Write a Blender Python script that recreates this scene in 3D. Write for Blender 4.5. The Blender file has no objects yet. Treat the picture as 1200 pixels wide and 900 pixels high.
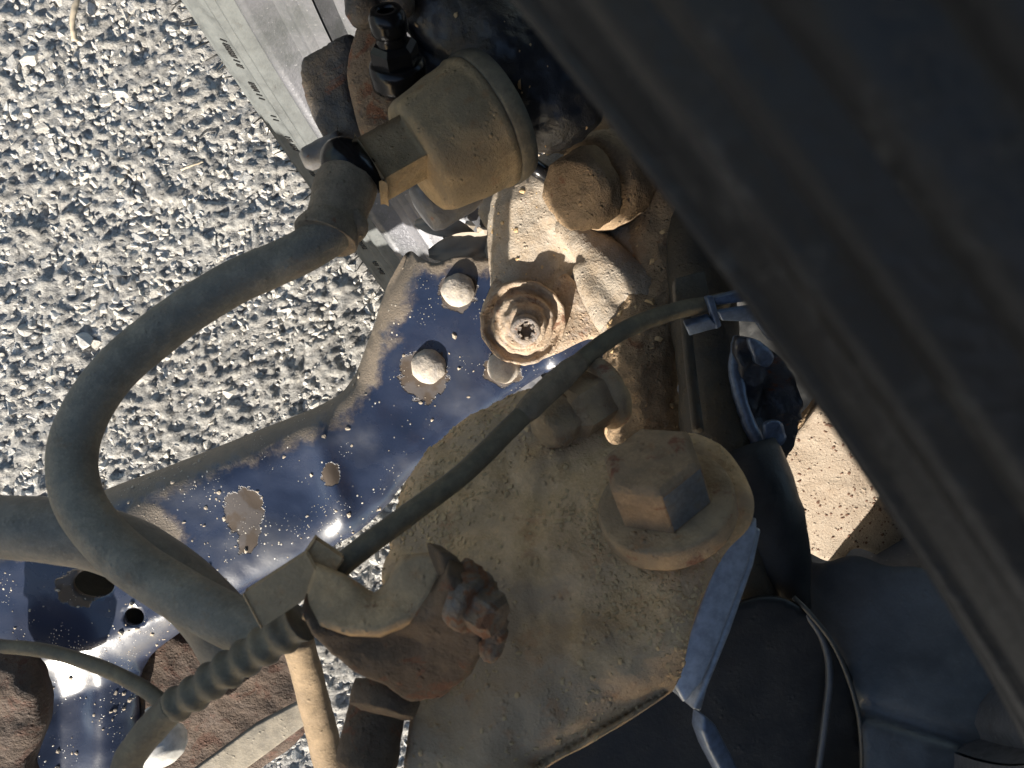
import bpy, bmesh, math, random
import numpy as np
from mathutils import Vector, Matrix, noise as mnoise
from mathutils.geometry import delaunay_2d_cdt

random.seed(7); RNG = np.random.default_rng(7)
SC = bpy.context.scene
COL = SC.collection

# ------------------------------------------------------------------ camera
F = 929.3                       # focal length in pixels of a 1200 px wide picture
CAM_H = 0.6239                  # metres above the road
_d = np.array([(396.736 - 600) / F, -(374.5326 - 450) / F, -1.0]); _d /= np.linalg.norm(_d)
_up = -_d
_xw = np.array([1.0, 0, 0]) - _up * _up[0]; _xw /= np.linalg.norm(_xw)
_yw = np.cross(_up, _xw)
R = np.array([_xw, _yw, _up])   # columns: camera right, up, back
C = np.array([0, 0, CAM_H])
RX, RY, RZ = R[:, 0], R[:, 1], R[:, 2]
cam = bpy.data.cameras.new('camera'); camo = bpy.data.objects.new('camera', cam); COL.objects.link(camo)
cam.sensor_width = 36.0; cam.lens = 36.0 * F / 1200.0
cam.clip_start = 0.005; cam.clip_end = 300.0
camo.matrix_world = Matrix([[*R[0], C[0]], [*R[1], C[1]], [*R[2], C[2]], [0, 0, 0, 1]])
cam.dof.use_dof = True; cam.dof.focus_distance = 0.40; cam.dof.aperture_fstop = 32.0
SC.camera = camo

# ------------------------------------------------------------------ light
SUN_ELEV = math.radians(17)
_g = -RY.copy(); _g[2] = 0; _g /= np.linalg.norm(_g)          # towards the bottom of the picture, along the ground
SUN_SIDE = math.radians(22); _az = -SUN_SIDE
SUNH = np.array([_g[0] * math.cos(_az) - _g[1] * math.sin(_az), _g[0] * math.sin(_az) + _g[1] * math.cos(_az), 0])
SHADE_Z = .297                  # height of the shade line of the car's front above the origin
BONNET_X = .20
SUND = SUNH * math.cos(SUN_ELEV) + np.array([0, 0, math.sin(SUN_ELEV)])
sun = bpy.data.lights.new('sun', 'SUN'); suno = bpy.data.objects.new('sun', sun); COL.objects.link(suno)
sun.energy = 5.0; sun.angle = math.radians(0.5); sun.color = (1.0, 0.93, 0.82)
suno.rotation_euler = Vector(SUND).to_track_quat('Z', 'Y').to_euler()
world = bpy.data.worlds.new('World'); SC.world = world; world.use_nodes = True
nt = world.node_tree; bg = nt.nodes['Background']
sky = nt.nodes.new('ShaderNodeTexSky'); sky.sky_type = 'NISHITA'; sky.sun_disc = False
sky.sun_elevation = SUN_ELEV; sky.sun_rotation = math.atan2(SUNH[0], SUNH[1])
nt.links.new(sky.outputs[0], bg.inputs[0]); bg.inputs[1].default_value = 0.088
SC.view_settings.view_transform = 'Standard'; SC.view_settings.look = 'None'
SC.view_settings.exposure = 1.35; SC.view_settings.gamma = 1.0
SC.cycles.max_bounces = 6; SC.cycles.diffuse_bounces = 4

# ------------------------------------------------------------------ helpers
def P(x, y, d):
    return C + R @ np.array([(x - 600) / F * d, -(y - 450) / F * d, -d])
def DV(ix, iy, t=0.0):
    """direction: ix to the right, iy down the picture, t towards the viewer"""
    v = RX * ix - RY * iy + RZ * t
    return v / np.linalg.norm(v)
def unit(v):
    v = np.asarray(v, float); return v / np.linalg.norm(v)
def fbm(p, s, o=4):
    return mnoise.fractal(Vector((p[0] * s, p[1] * s, p[2] * s)), 1.0, 2.0, o)

ROOT_LOC = {}
def props(o, label=None, cat=None, group=None, kind=None):
    if label: o['label'] = label
    if cat: o['category'] = cat
    if group: o['group'] = group
    if kind: o['kind'] = kind
    return o
def thing(name, loc, label, cat, group=None):
    o = bpy.data.objects.new(name, None); o.empty_display_size = 0.02
    o.location = loc; COL.objects.link(o); ROOT_LOC[o] = np.array(loc, float)
    return props(o, label, cat, group)
def root_of(o):
    while o.parent: o = o.parent
    return o
def obj(name, geo, mat, parent=None, smooth=True, kind=None, attr=None):
    V, Fc = geo
    V = np.asarray(V, float)
    if parent is not None:
        base = ROOT_LOC[root_of(parent)]
    else:
        base = np.array([V[:, 0].mean(), V[:, 1].mean(), V[:, 2].min()])
    me = bpy.data.meshes.new(name); me.from_pydata((V - base).tolist(), [], [list(f) for f in Fc])
    me.validate(); me.update()
    if smooth is True:
        me.polygons.foreach_set('use_smooth', [True] * len(me.polygons))
    o = bpy.data.objects.new(name, me); COL.objects.link(o)
    if mat: me.materials.append(mat)
    if attr:
        for k, a in attr.items():
            at = me.attributes.new(k, 'FLOAT', 'POINT'); at.data.foreach_set('value', np.asarray(a, np.float32))
    if parent is not None: o.parent = parent
    else:
        o.location = base; ROOT_LOC[o] = base
    if smooth == 'auto':
        me.polygons.foreach_set('use_smooth', [True] * len(me.polygons))
        bm = bmesh.new(); bm.from_mesh(me)
        for e in bm.edges:
            e.smooth = not (len(e.link_faces) == 2 and e.calc_face_angle(0) > math.radians(32))
        bm.to_mesh(me); bm.free()
    if kind: o['kind'] = kind
    return o
def join(*geos):
    V = []; Fc = []; n = 0
    for v, f in geos:
        v = np.asarray(v, float); V.append(v); Fc += [[i + n for i in q] for q in f]; n += len(v)
    return np.vstack(V), Fc

def crom(pts, n):
    """smooth curve through the points (rows of any width), n samples per span"""
    p = np.asarray(pts, float); p = np.vstack([2 * p[0] - p[1], p, 2 * p[-1] - p[-2]])
    out = []
    for i in range(1, len(p) - 2):
        for t in np.linspace(0, 1, n, endpoint=False):
            a, b, c, d = p[i - 1], p[i], p[i + 1], p[i + 2]
            out.append(.5 * (2 * b + (c - a) * t + (2 * a - 5 * b + 4 * c - d) * t * t + (3 * b - a - 3 * c + d) * t ** 3))
    out.append(p[-2]); return np.array(out)
def frames(pts):
    t = np.gradient(pts, axis=0); t /= np.linalg.norm(t, axis=1)[:, None]
    n = np.cross(t[0], [0.3, 0.5, 0.8]); n /= np.linalg.norm(n); N = [n]
    for i in range(1, len(t)):
        n = N[-1] - t[i] * (N[-1] @ t[i]); n /= np.linalg.norm(n); N.append(n)
    N = np.array(N); return t, N, np.cross(t, N)
def tube(pts, rad, seg=20, noise_amp=0, ns=200):
    """pts: points in the world, rad: number or one per point"""
    pts = np.asarray(pts, float); rad = np.broadcast_to(np.asarray(rad, float), (len(pts),))
    t, N, B = frames(pts); a = np.linspace(0, 2 * math.pi, seg, endpoint=False)
    V = []
    for i in range(len(pts)):
        for k in a:
            w = N[i] * math.cos(k) + B[i] * math.sin(k); r = rad[i]
            if noise_amp: r += noise_amp * fbm(pts[i] + w * r, ns, 3)
            V.append(pts[i] + w * r)
    Fc = []
    for i in range(len(pts) - 1):
        for k in range(seg):
            k2 = (k + 1) % seg; Fc.append((i * seg + k, i * seg + k2, (i + 1) * seg + k2, (i + 1) * seg + k))
    V.append(pts[0]); V.append(pts[-1]); a0 = len(V) - 2
    for k in range(seg):
        k2 = (k + 1) % seg
        Fc.append((a0, k2, k)); Fc.append((a0 + 1, (len(pts) - 1) * seg + k, (len(pts) - 1) * seg + k2))
    return np.array(V), Fc
def ptube(pxs, rad, n=10, **kw):
    """tube through picture points (x, y, depth[, radius])"""
    c = crom(pxs, n); pts = np.array([P(q[0], q[1], q[2]) for q in c])
    if rad is None: rad = c[:, 3]
    return tube(pts, rad, **kw)
def lathe(center, axis, prof, seg=32, phase=0.0, noise_amp=0, ns=150, closed=True):
    """prof: (radius, height along axis)"""
    axis = unit(axis); n = unit(np.cross(axis, [0.31, 0.77, 0.2])); b = np.cross(axis, n)
    V = []; Fc = []; m = len(prof)
    for k in range(seg):
        a = 2 * math.pi * k / seg + phase
        for r, h in prof:
            p = center + axis * h + (n * math.cos(a) + b * math.sin(a)) * r
            if noise_amp: p = p + (n * math.cos(a) + b * math.sin(a)) * noise_amp * fbm(p, ns, 3) * min(1, r / 0.004) + axis * noise_amp * .6 * fbm(p + 3, ns, 3)
            V.append(p)
    for k in range(seg):
        k2 = (k + 1) % seg
        for j in range(m - 1):
            Fc.append((k * m + j, k2 * m + j, k2 * m + j + 1, k * m + j + 1))
    if closed:
        Fc.append([k * m for k in range(seg)][::-1]); Fc.append([k * m + m - 1 for k in range(seg)])
    return np.array(V), Fc
def fine(prof, step):
    out = [prof[0]]
    for a, b in zip(prof[:-1], prof[1:]):
        L = math.hypot(b[0] - a[0], b[1] - a[1]); k = max(1, int(L / step))
        for i in range(1, k + 1): out.append((a[0] + (b[0] - a[0]) * i / k, a[1] + (b[1] - a[1]) * i / k))
    return out
def box(center, ax, ay, az, sx, sy, sz, bev=0.0, seg=2):
    ax, ay, az = unit(ax), unit(ay), unit(az)
    bm = bmesh.new(); bmesh.ops.create_cube(bm, size=1)
    for v in bm.verts:
        c = v.co; v.co = Vector(center + ax * c.x * sx + ay * c.y * sy + az * c.z * sz)
    if bev: bmesh.ops.bevel(bm, geom=list(bm.edges), offset=bev, segments=seg, affect='EDGES', profile=.5)
    bm.normal_update(); bm.verts.index_update()
    V = np.array([v.co[:] for v in bm.verts]); Fc = [[v.index for v in f.verts] for f in bm.faces]; bm.free()
    return V, Fc
def hexnut(center, axis, rad, h, bev=0.0008, phase=0.0, hole=0.0):
    """six-sided head with a chamfered top"""
    pr = [(rad, 0), (rad, h - bev * 1.6), (rad - bev * 1.6, h)]
    if hole: pr += [(hole, h), (hole, h * .2)]
    return lathe(center, axis, pr, seg=6, phase=phase)
def smooth_outline(pts, n=6):
    p = np.asarray(pts + pts[:3], float)
    c = crom(np.vstack([p[-4:-3] * 0 + p[len(pts) - 1], p]), n)
    k = n; return c[k:k + n * len(pts)]
def dens(pts, step):
    out = []; m = len(pts)
    for i in range(m):
        a = np.array(pts[i], float); b = np.array(pts[(i + 1) % m], float); k = max(1, int(np.hypot(*(b - a)) / step))
        for j in range(k): out.append(a + (b - a) * j / k)
    return np.array(out)
def inside(px, py, poly):
    x, y = poly[:, 0], poly[:, 1]; x2, y2 = np.roll(x, -1), np.roll(y, -1); r = np.zeros(len(px), bool)
    for a, b, c, d in zip(x, y, x2, y2):
        if b != d:
            r ^= ((b > py) != (d > py)) & (px < (c - a) * (py - b) / (d - b) + a)
    return r
def dist_to(px, py, poly, mask=None):
    D = np.full(len(px), 1e9); m = len(poly)
    for i in range(m):
        if mask is not None and not mask[i]: continue
        a = poly[i]; b = poly[(i + 1) % m]; ab = b - a; L = ab @ ab + 1e-9
        t = np.clip(((px - a[0]) * ab[0] + (py - a[1]) * ab[1]) / L, 0, 1)
        D = np.minimum(D, np.hypot(px - a[0] - t * ab[0], py - a[1] - t * ab[1]))
    return D
class Plane:
    """plane through picture point (x, y, depth) whose normal leans (ix, iy) off the line of sight"""
    def __init__(s, x, y, d, ix=0, iy=0):
        s.o = P(x, y, d); s.n = DV(ix, iy, 1.0)
    def at(s, x, y, h=0.0):
        r = R @ np.array([(x - 600) / F, -(y - 450) / F, -1.0])
        t = ((s.o - C) @ s.n) / (r @ s.n); return C + r * t + s.n * h
def sheet(outline, plane, thick, step=8, relief=None, holes=(), round_r=0, round_d=0, smooth=True, attrs=None, nz=0, ns=150, bottom=True):
    """a closed plate: outline in picture points on a plane, relief(x, y, dist) lifts it towards the viewer (metres)"""
    poly = smooth_outline(outline) if smooth else np.array(outline, float)
    poly = dens(poly, step)
    hp = [dens(np.array(h, float), step * .6) for h in holes]
    x0, y0 = poly.min(0); x1, y1 = poly.max(0)
    gx, gy = np.meshgrid(np.arange(x0, x1, step), np.arange(y0, y1, step * .87))
    gx = gx + (np.arange(gx.shape[0]) % 2)[:, None] * step * .5
    gx, gy = gx.ravel(), gy.ravel()
    ok = inside(gx, gy, poly); gx, gy = gx[ok], gy[ok]
    ok = dist_to(gx, gy, poly) > step * .45
    for h in hp: ok &= ~inside(gx, gy, h) & (dist_to(gx, gy, h) > step * .3)
    gx, gy = gx[ok], gy[ok]
    loops = [poly] + hp
    pts = np.vstack(loops + [np.c_[gx, gy]]); edges = []; n = 0
    for l in loops:
        edges += [(n + i, n + (i + 1) % len(l)) for i in range(len(l))]; n += len(l)
    vo, eo, fo, _, _, _ = delaunay_2d_cdt([Vector(p) for p in pts], edges, [], 0, 1e-4)
    vo = np.array([v[:] for v in vo])
    cen = np.array([vo[list(f)].mean(0) for f in fo]); ok = inside(cen[:, 0], cen[:, 1], poly)
    for h in hp: ok &= ~inside(cen[:, 0], cen[:, 1], h)
    fo = [list(f) for f, k in zip(fo, ok) if k]
    D = dist_to(vo[:, 0], vo[:, 1], poly)
    H = np.zeros(len(vo))
    if round_r: H -= round_d * (1 - np.sqrt(np.clip(1 - (1 - np.clip(D / round_r, 0, 1)) ** 2, 0, 1)))
    if relief is not None: H += relief(vo[:, 0], vo[:, 1], D)
    top = np.array([plane.at(x, y) for x, y in vo])
    if nz: H += nz * np.array([fbm(p, ns, 5) for p in top])
    top = top + plane.n[None] * H[:, None]
    # orient
    V = [top, top - plane.n[None] * thick]; m = len(vo); Fc = []
    cnt = {}
    for f in fo:
        a, b, c = top[f[0]], top[f[1]], top[f[2]]
        if np.cross(b - a, c - a) @ plane.n < 0: f.reverse()
        Fc.append(tuple(f)); Fc.append(tuple(i + m for i in f[::-1]))
        for i in range(len(f)): cnt[(f[i], f[(i + 1) % len(f)])] = 1
    for (a, b) in cnt:
        if (b, a) not in cnt: Fc.append((b, a, a + m, b + m))
    A = None
    if attrs:
        A = {k: np.tile(fn(vo[:, 0], vo[:, 1], D), 2) for k, fn in attrs.items()}
    return (np.vstack(V), Fc), A, (top, [f for f in fo], H)
def prism(outline, plane, thick, bev=0.0, h=0.0):
    """sharp extruded plate with bevelled edges"""
    bm = bmesh.new(); vs = [bm.verts.new(Vector(plane.at(x, y, h))) for x, y in outline]
    f = bm.faces.new(vs); bm.normal_update()
    if Vector(plane.n).dot(f.normal) < 0: f.normal_flip()
    r = bmesh.ops.extrude_face_region(bm, geom=[f])
    for v in [g for g in r['geom'] if isinstance(g, bmesh.types.BMVert)]: v.co -= Vector(plane.n) * thick
    bmesh.ops.recalc_face_normals(bm, faces=list(bm.faces))
    if bev: bmesh.ops.bevel(bm, geom=list(bm.edges), offset=bev, segments=3, affect='EDGES', profile=.5)
    bm.verts.index_update(); V = np.array([v.co[:] for v in bm.verts]); Fc = [[v.index for v in f.verts] for f in bm.faces]; bm.free()
    return V, Fc
ICO = {}
def ico(sub):
    if sub not in ICO:
        bm = bmesh.new(); bmesh.ops.create_icosphere(bm, subdivisions=sub, radius=1); bm.verts.index_update()
        ICO[sub] = (np.array([v.co[:] for v in bm.verts]), [[v.index for v in f.verts] for f in bm.faces]); bm.free()
    return ICO[sub]
def chain(pxs, n=8, sub=2):
    """overlapping balls along picture points (x, y, depth, radius in pixels)"""
    c = crom(pxs, n) if len(pxs) > 1 else np.array(pxs, float); v, f = ico(sub); out = []
    for q in c: out.append((P(q[0], q[1], q[2]) + v * (q[3] * q[2] / F), f))
    return join(*out)
def cast(geos, voxel=0.0012, smooth=4, nz=0.0, ns=120, nz2=0.0):
    """weld overlapping solids into one cast body"""
    V, Fc = join(*geos)
    me = bpy.data.meshes.new('tmp'); me.from_pydata(V.tolist(), [], [list(f) for f in Fc]); me.update()
    o = bpy.data.objects.new('tmp', me); COL.objects.link(o)
    m = o.modifiers.new('r', 'REMESH'); m.mode = 'VOXEL'; m.voxel_size = voxel
    if smooth:
        s = o.modifiers.new('s', 'SMOOTH'); s.factor = .5; s.iterations = smooth
    dg = bpy.context.evaluated_depsgraph_get(); ev = o.evaluated_get(dg); m2 = ev.to_mesh()
    V = np.empty(len(m2.vertices) * 3); m2.vertices.foreach_get('co', V); V = V.reshape(-1, 3)
    N = np.empty(len(m2.vertices) * 3); m2.vertices.foreach_get('normal', N); N = N.reshape(-1, 3)
    Fc = [tuple(p.vertices) for p in m2.polygons]
    ev.to_mesh_clear(); bpy.data.objects.remove(o); bpy.data.meshes.remove(me)
    if nz:
        h = np.array([nz * fbm(p, ns, 4) + (nz2 * max(0, fbm(p + 7, ns * 5, 2)) if nz2 else 0) for p in V]); V = V + N * h[:, None]
    return V, Fc
def crumbs(tri_src, count, rmin, rmax, seed, where=None, sub=1):
    """little clods of dry mud lying on a surface, one joined mesh"""
    rng = np.random.default_rng(seed); V, T = tri_src; V = np.asarray(V)
    tr = np.array([f[:3] for f in T]); a, b, c = V[tr[:, 0]], V[tr[:, 1]], V[tr[:, 2]]
    cr = np.cross(b - a, c - a); ar = np.linalg.norm(cr, axis=1); cen = (a + b + c) / 3
    wgt = ar.copy()
    if where is not None: wgt = wgt * where(cen)
    idx = rng.choice(len(tr), size=count, p=wgt / wgt.sum()); v, f = ico(sub); out = []
    for i in idx:
        s, t = rng.random(2)
        if s + t > 1: s, t = 1 - s, 1 - t
        p = a[i] + (b[i] - a[i]) * s + (c[i] - a[i]) * t; nrm = cr[i] / (ar[i] + 1e-12)
        r = rmin + (rmax - rmin) * rng.random() ** 3
        k = 1 + .35 * rng.normal(size=(len(v), 1)).clip(-1, 1)
        w = v * k * r * rng.uniform(.6, 1.2, 3); w = w - (w @ nrm)[:, None] * nrm[None] * .5
        out.append((p + nrm * r * .12 + w, f))
    return join(*out)

# ------------------------------------------------------------------ materials
class NB:
    def __init__(s, name):
        s.m = bpy.data.materials.new(name); s.m.use_nodes = True; s.t = s.m.node_tree; s.b = s.t.nodes['Principled BSDF']
        s.co = s.t.nodes.new('ShaderNodeTexCoord').outputs['Object']
    def n(s, typ, **kw):
        x = s.t.nodes.new(typ)
        for k, v in kw.items():
            if hasattr(x, k): setattr(x, k, v)
        return x
    def link(s, a, b): s.t.links.new(a, b)
    def noise(s, scale, detail=4, rough=.55, dist=0, vec=None):
        x = s.n('ShaderNodeTexNoise'); x.inputs['Scale'].default_value = scale; x.inputs['Detail'].default_value = detail
        x.inputs['Roughness'].default_value = rough; x.inputs['Distortion'].default_value = dist
        s.link(vec or s.co, x.inputs['Vector']); return x.outputs['Fac']
    def vor(s, scale, feature='F1', out='Distance', rnd=1.0):
        x = s.n('ShaderNodeTexVoronoi'); x.feature = feature; x.inputs['Scale'].default_value = scale; x.inputs['Randomness'].default_value = rnd
        s.link(s.co, x.inputs['Vector']); return x.outputs[out]
    def ramp(s, fac, lo, hi, a=0.0, b=1.0):
        x = s.n('ShaderNodeMapRange'); x.interpolation_type = 'SMOOTHSTEP'
        for i, v in zip(('From Min', 'From Max', 'To Min', 'To Max'), (lo, hi, a, b)): x.inputs[i].default_value = v
        s.link(fac, x.inputs['Value']); return x.outputs[0]
    def math(s, op, a, b=None):
        x = s.n('ShaderNodeMath'); x.operation = op
        for i, v in ((0, a), (1, b)):
            if v is None: continue
            if isinstance(v, (int, float)): x.inputs[i].default_value = v
            else: s.link(v, x.inputs[i])
        return x.outputs[0]
    def mix(s, fac, a, b):
        x = s.n('ShaderNodeMix'); x.data_type = 'RGBA'
        if isinstance(fac, (int, float)): x.inputs[0].default_value = fac
        else: s.link(fac, x.inputs[0])
        for i, v in ((6, a), (7, b)):
            if isinstance(v, tuple): x.inputs[i].default_value = (*v, 1)
            else: s.link(v, x.inputs[i])
        return x.outputs[2]
    def attr(s, name):
        x = s.n('ShaderNodeAttribute'); x.attribute_name = name; return x.outputs['Fac']
    def upz(s):
        g = s.n('ShaderNodeNewGeometry'); sp = s.n('ShaderNodeSeparateXYZ'); s.link(g.outputs['Normal'], sp.inputs[0]); return sp.outputs[2]
    def bump(s, hs, strength=1.0):
        """hs: list of (socket, height in metres)"""
        tot = None
        for h, k in hs:
            v = s.math('MULTIPLY', h, k); tot = v if tot is None else s.math('ADD', tot, v)
        x = s.n('ShaderNodeBump'); x.inputs['Strength'].default_value = strength; x.inputs['Distance'].default_value = 1.0
        s.link(tot, x.inputs['Height']); s.link(x.outputs[0], s.b.inputs['Normal'])
    def fin(s, col=None, rough=None, metal=None, spec=None):
        for key, v in (('Base Color', col), ('Roughness', rough), ('Metallic', metal), ('Specular IOR Level', spec)):
            if v is None: continue
            if isinstance(v, (int, float)): s.b.inputs[key].default_value = v
            elif isinstance(v, tuple): s.b.inputs[key].default_value = (*v, 1)
            else: s.link(v, s.b.inputs[key])
        return s.m

def dirty(name, base, dust, cover=.5, rough=.5, metal=0.0, rust=None, rust_amt=.0, scale=60, grit=.00025, up=.35, soft=.18, spec=.5, dust2=None, grit_scale=1.0, coat=0, patch=0.0):
    """bare or painted surface under a patchy layer of dried mud that lies thicker on faces that look up"""
    q = NB(name)
    big = q.noise(scale, 5, .6, .3); mid = q.noise(scale * 5, 5, .65); fin_ = q.noise(900 * grit_scale, 4, .7)
    m = q.math('ADD', q.math('MULTIPLY', big, .65), q.math('MULTIPLY', mid, .35))
    m = q.math('ADD', m, q.math('MULTIPLY', q.upz(), up * .5))
    th = .5 + up * .22 + (.5 - cover) * .75
    mask = q.ramp(m, th - soft, th + soft)
    d2 = dust2 or tuple(c * .62 for c in dust)
    dcol = q.mix(q.ramp(q.noise(scale * 2.3, 6, .7), .35, .68), dust, d2)
    dcol = q.mix(q.ramp(fin_, .45, .75, 0, .45), dcol, tuple(min(1, c * 1.35) for c in dust))
    if patch:
        pn = q.noise(scale * .9, 5, .6, .8); pn2 = q.noise(scale * 3.1, 6, .7)
        dcol = q.mix(q.math('MULTIPLY', q.ramp(pn, .40, .62), patch), dcol, (dust[0] * .62, dust[1] * .66, dust[2] * .74))
        dcol = q.mix(q.math('MULTIPLY', q.ramp(pn2, .54, .70), patch * .8), dcol, (dust[0] * .72, dust[1] * .56, dust[2] * .46))
    bcol = q.mix(q.ramp(mid, .3, .7), base, tuple(c * .65 for c in base))
    if rust: 
        rm = q.ramp(q.noise(scale * 1.4, 7, .72, .6), .72 - rust_amt * .4, .78 - rust_amt * .35)
        bcol = q.mix(rm, bcol, q.mix(mid, rust, tuple(c * .4 for c in rust)))
        dcol = q.mix(q.math('MULTIPLY', rm, .7), dcol, q.mix(mid, rust, tuple(c * .5 for c in rust)))
    col = q.mix(mask, bcol, dcol)
    rg = q.ramp(mask, 0, 1, rough, .92)
    mt = q.ramp(mask, 0, .6, metal, 0.0)
    clod = q.ramp(q.vor(420 * grit_scale), .0, .45, 1, 0); clod = q.math('MULTIPLY', clod, q.ramp(q.noise(170 * grit_scale, 3), .5, .66))
    q.bump([(q.math('MULTIPLY', mask, q.math('ADD', q.math('MULTIPLY', fin_, 1.0), q.math('ADD', mid, q.math('MULTIPLY', clod, 1.6)))), grit), (fin_, grit * .2)])
    if coat: q.b.inputs['Coat Weight'].default_value = coat; q.b.inputs['Coat Roughness'].default_value = .12
    return q.fin(col, rg, mt, spec)

DUST = (.30, .225, .15); DUSTL = (.52, .43, .33); RUST = (.20, .065, .025)
M = {}
M['bracket'] = dirty('dusty_bracket_steel', (.05, .045, .04), (.66, .44, .25), .94, .5, 0, None, 0, 28, .00042, .2, soft=.3, dust2=(.50, .32, .15), patch=.85)
M['skylit_edge'] = dirty('skylit_blue_grey_edge', (.40, .45, .53), DUST, .06, .34, .25, RUST, .12, 60, .00015, .1)  # pale blue of sky light on the flange, put into the base colour
M['bolt'] = dirty('dusty_bolt_steel', (.16, .16, .16), (.41, .285, .165), .86, .45, .5, (.22, .05, .03), .42, 50, .0004, .5, patch=.8)
M['bolt_head'] = dirty('half_bare_bolt_head', (.20, .215, .235), (.32, .215, .125), .76, .42, .3, (.20, .05, .025), .40, 60, .0003, .4, soft=.1, patch=.7)
M['clip_steel'] = dirty('blue_grey_clip_steel', (.13, .17, .25), (.10, .095, .085), .2, .35, .3, RUST, .1, 90, .0002, .1)  # blue of sky light on the cable clip, also bluish bracket paint
M['bare_steel'] = dirty('bare_grey_steel', (.20, .205, .205), (.36, .26, .15), .3, .4, .3, RUST, .25, 120, .0002, .1)
M['knuckle'] = dirty('dusty_cast_iron', (.16, .13, .10), (.32, .275, .225), .80, .6, .0, RUST, .22, 45, .0006, .1, dust2=(.27, .21, .15))
M['knuckle_dark'] = dirty('muddy_shaded_cast_iron', (.06, .045, .03), (.36, .25, .15), .76, .6, 0, RUST, .3, 45, .0008, .1)  # browner copy of the knuckle iron, shade of its upper parts put into colour
M['caliper'] = dirty('caliper_casting', (.035, .035, .038), (.17, .13, .09), .42, .5, .1, RUST, .35, 45, .0005, .25)
M['cap'] = dirty('ochre_dusty_cap', (.10, .075, .045), (.37, .262, .14), .78, .6, 0, (.16, .09, .04), .12, 42, .0004, .15, dust2=(.19, .135, .07), soft=.24, patch=.75)
M['black_metal'] = dirty('oily_black_metal', (.018, .018, .02), DUST, .12, .22, .6, None, 0, 60, .0001, .1)
M['grey_metal'] = dirty('grey_dusty_metal', (.13, .13, .14), (.22, .195, .16), .4, .45, .3, RUST, .2, 60, .0003, .2)
M['hose'] = dirty('brake_hose_rubber', (.06, .058, .052), (.38, .325, .24), .55, .6, 0, None, 0, 45, .0003, .25, soft=.4, spec=.35, patch=.6)
M['rubber'] = dirty('olive_black_rubber', (.03, .031, .029), (.25, .20, .125), .45, .55, 0, None, 0, 60, .00015, .5, soft=.35)
M['bar'] = dirty('dusty_bar_paint', (.055, .056, .056), (.33, .285, .22), .5, .5, 0, None, 0, 40, .0002, .5, soft=.35)
M['rod'] = dirty('beige_dusty_rod', (.16, .11, .065), (.24, .17, .10), .6, .6, 0, RUST, .1, 60, .0002, .2)
M['rust'] = dirty('flaky_rust', (.055, .030, .018), (.105, .072, .052), .5, .75, 0, (.085, .030, .014), .5, 60, .0008, .1)
M['white'] = dirty('white_clip', (.62, .60, .56), DUST, .2, .4, 0, None, 0, 60, .0001, .2)
M['shield'] = dirty('speckled_dust', (.20, .13, .08), (.29, .24, .19), .86, .7, 0, RUST, .1, 30, .0006, .05, dust2=(.23, .18, .135))
M['dark'] = dirty('black_plastic', (.022, .024, .026), (.12, .12, .115), .35, .42, 0, None, 0, 30, .00015, .2, soft=.3)
M['black'] = dirty('near_black_dusty', (.011, .0125, .015), (.055, .055, .056), .34, .42, 0, None, 0, 30, .0002, .1, soft=.25, spec=.35)  # near-black coat for parts that darken gaps and recesses
M['blue_bracket'] = dirty('dark_chipped_paint', (.05, .055, .07), (.12, .11, .10), .35, .3, .2, RUST, .35, 70, .0005, .1)
M['body'] = dirty('black_car_paint', (.02, .02, .022), DUST, .2, .3, 0, None, 0, 10, .0001, .2)

def arm_mat():
    q = NB('black_arm_enamel')
    mid = q.noise(160, 5, .65); fine_ = q.noise(1100, 3, .6); big = q.noise(20, 6, .55, .2)
    peel = q.attr('peel'); lip = q.attr('lip')
    pm = q.ramp(q.math('ADD', peel, q.math('MULTIPLY', q.math('SUBTRACT', q.noise(190, 5, .6), .5), .5)), .47, .52)
    lm = q.ramp(q.math('ADD', lip, q.math('MULTIPLY', q.math('SUBTRACT', q.noise(70, 6, .65), .5), 1.2)), .38, .75)
    film = q.ramp(big, .42, .80, 0, .42)
    spk = q.math('MULTIPLY', q.ramp(q.vor(260), .10, .17, 1, 0), q.ramp(q.noise(28, 3), .52, .64))
    spk2 = q.math('MULTIPLY', q.ramp(q.vor(560), .11, .19, 1, 0), q.ramp(q.noise(45, 3), .52, .63))
    sp = q.math('MAXIMUM', spk, spk2)
    col = q.mix(film, (.014, .022, .050), (.12, .12, .125))  # navy base colour carries the sky's reflection on the black enamel
    col = q.mix(lm, col, q.mix(mid, (.22, .17, .12), (.12, .095, .07)))
    col = q.mix(pm, col, q.mix(q.ramp(q.noise(75, 4), .44, .56), (.045, .026, .013), (.066, .054, .051)))
    col = q.mix(sp, col, (.55, .50, .42))
    rg = q.math('MAXIMUM', q.math('MAXIMUM', q.ramp(film, 0, .4, .27, .46), q.math('MULTIPLY', lm, .7)), q.math('MULTIPLY', q.math('MAXIMUM', pm, sp), .85))
    q.bump([(pm, -.0004), (sp, .0004), (mid, .00012), (fine_, .00002), (q.math('MULTIPLY', lm, fine_), .0003)])
    return q.fin(col, rg, 0.0, .9)
M['arm'] = arm_mat()

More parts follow.
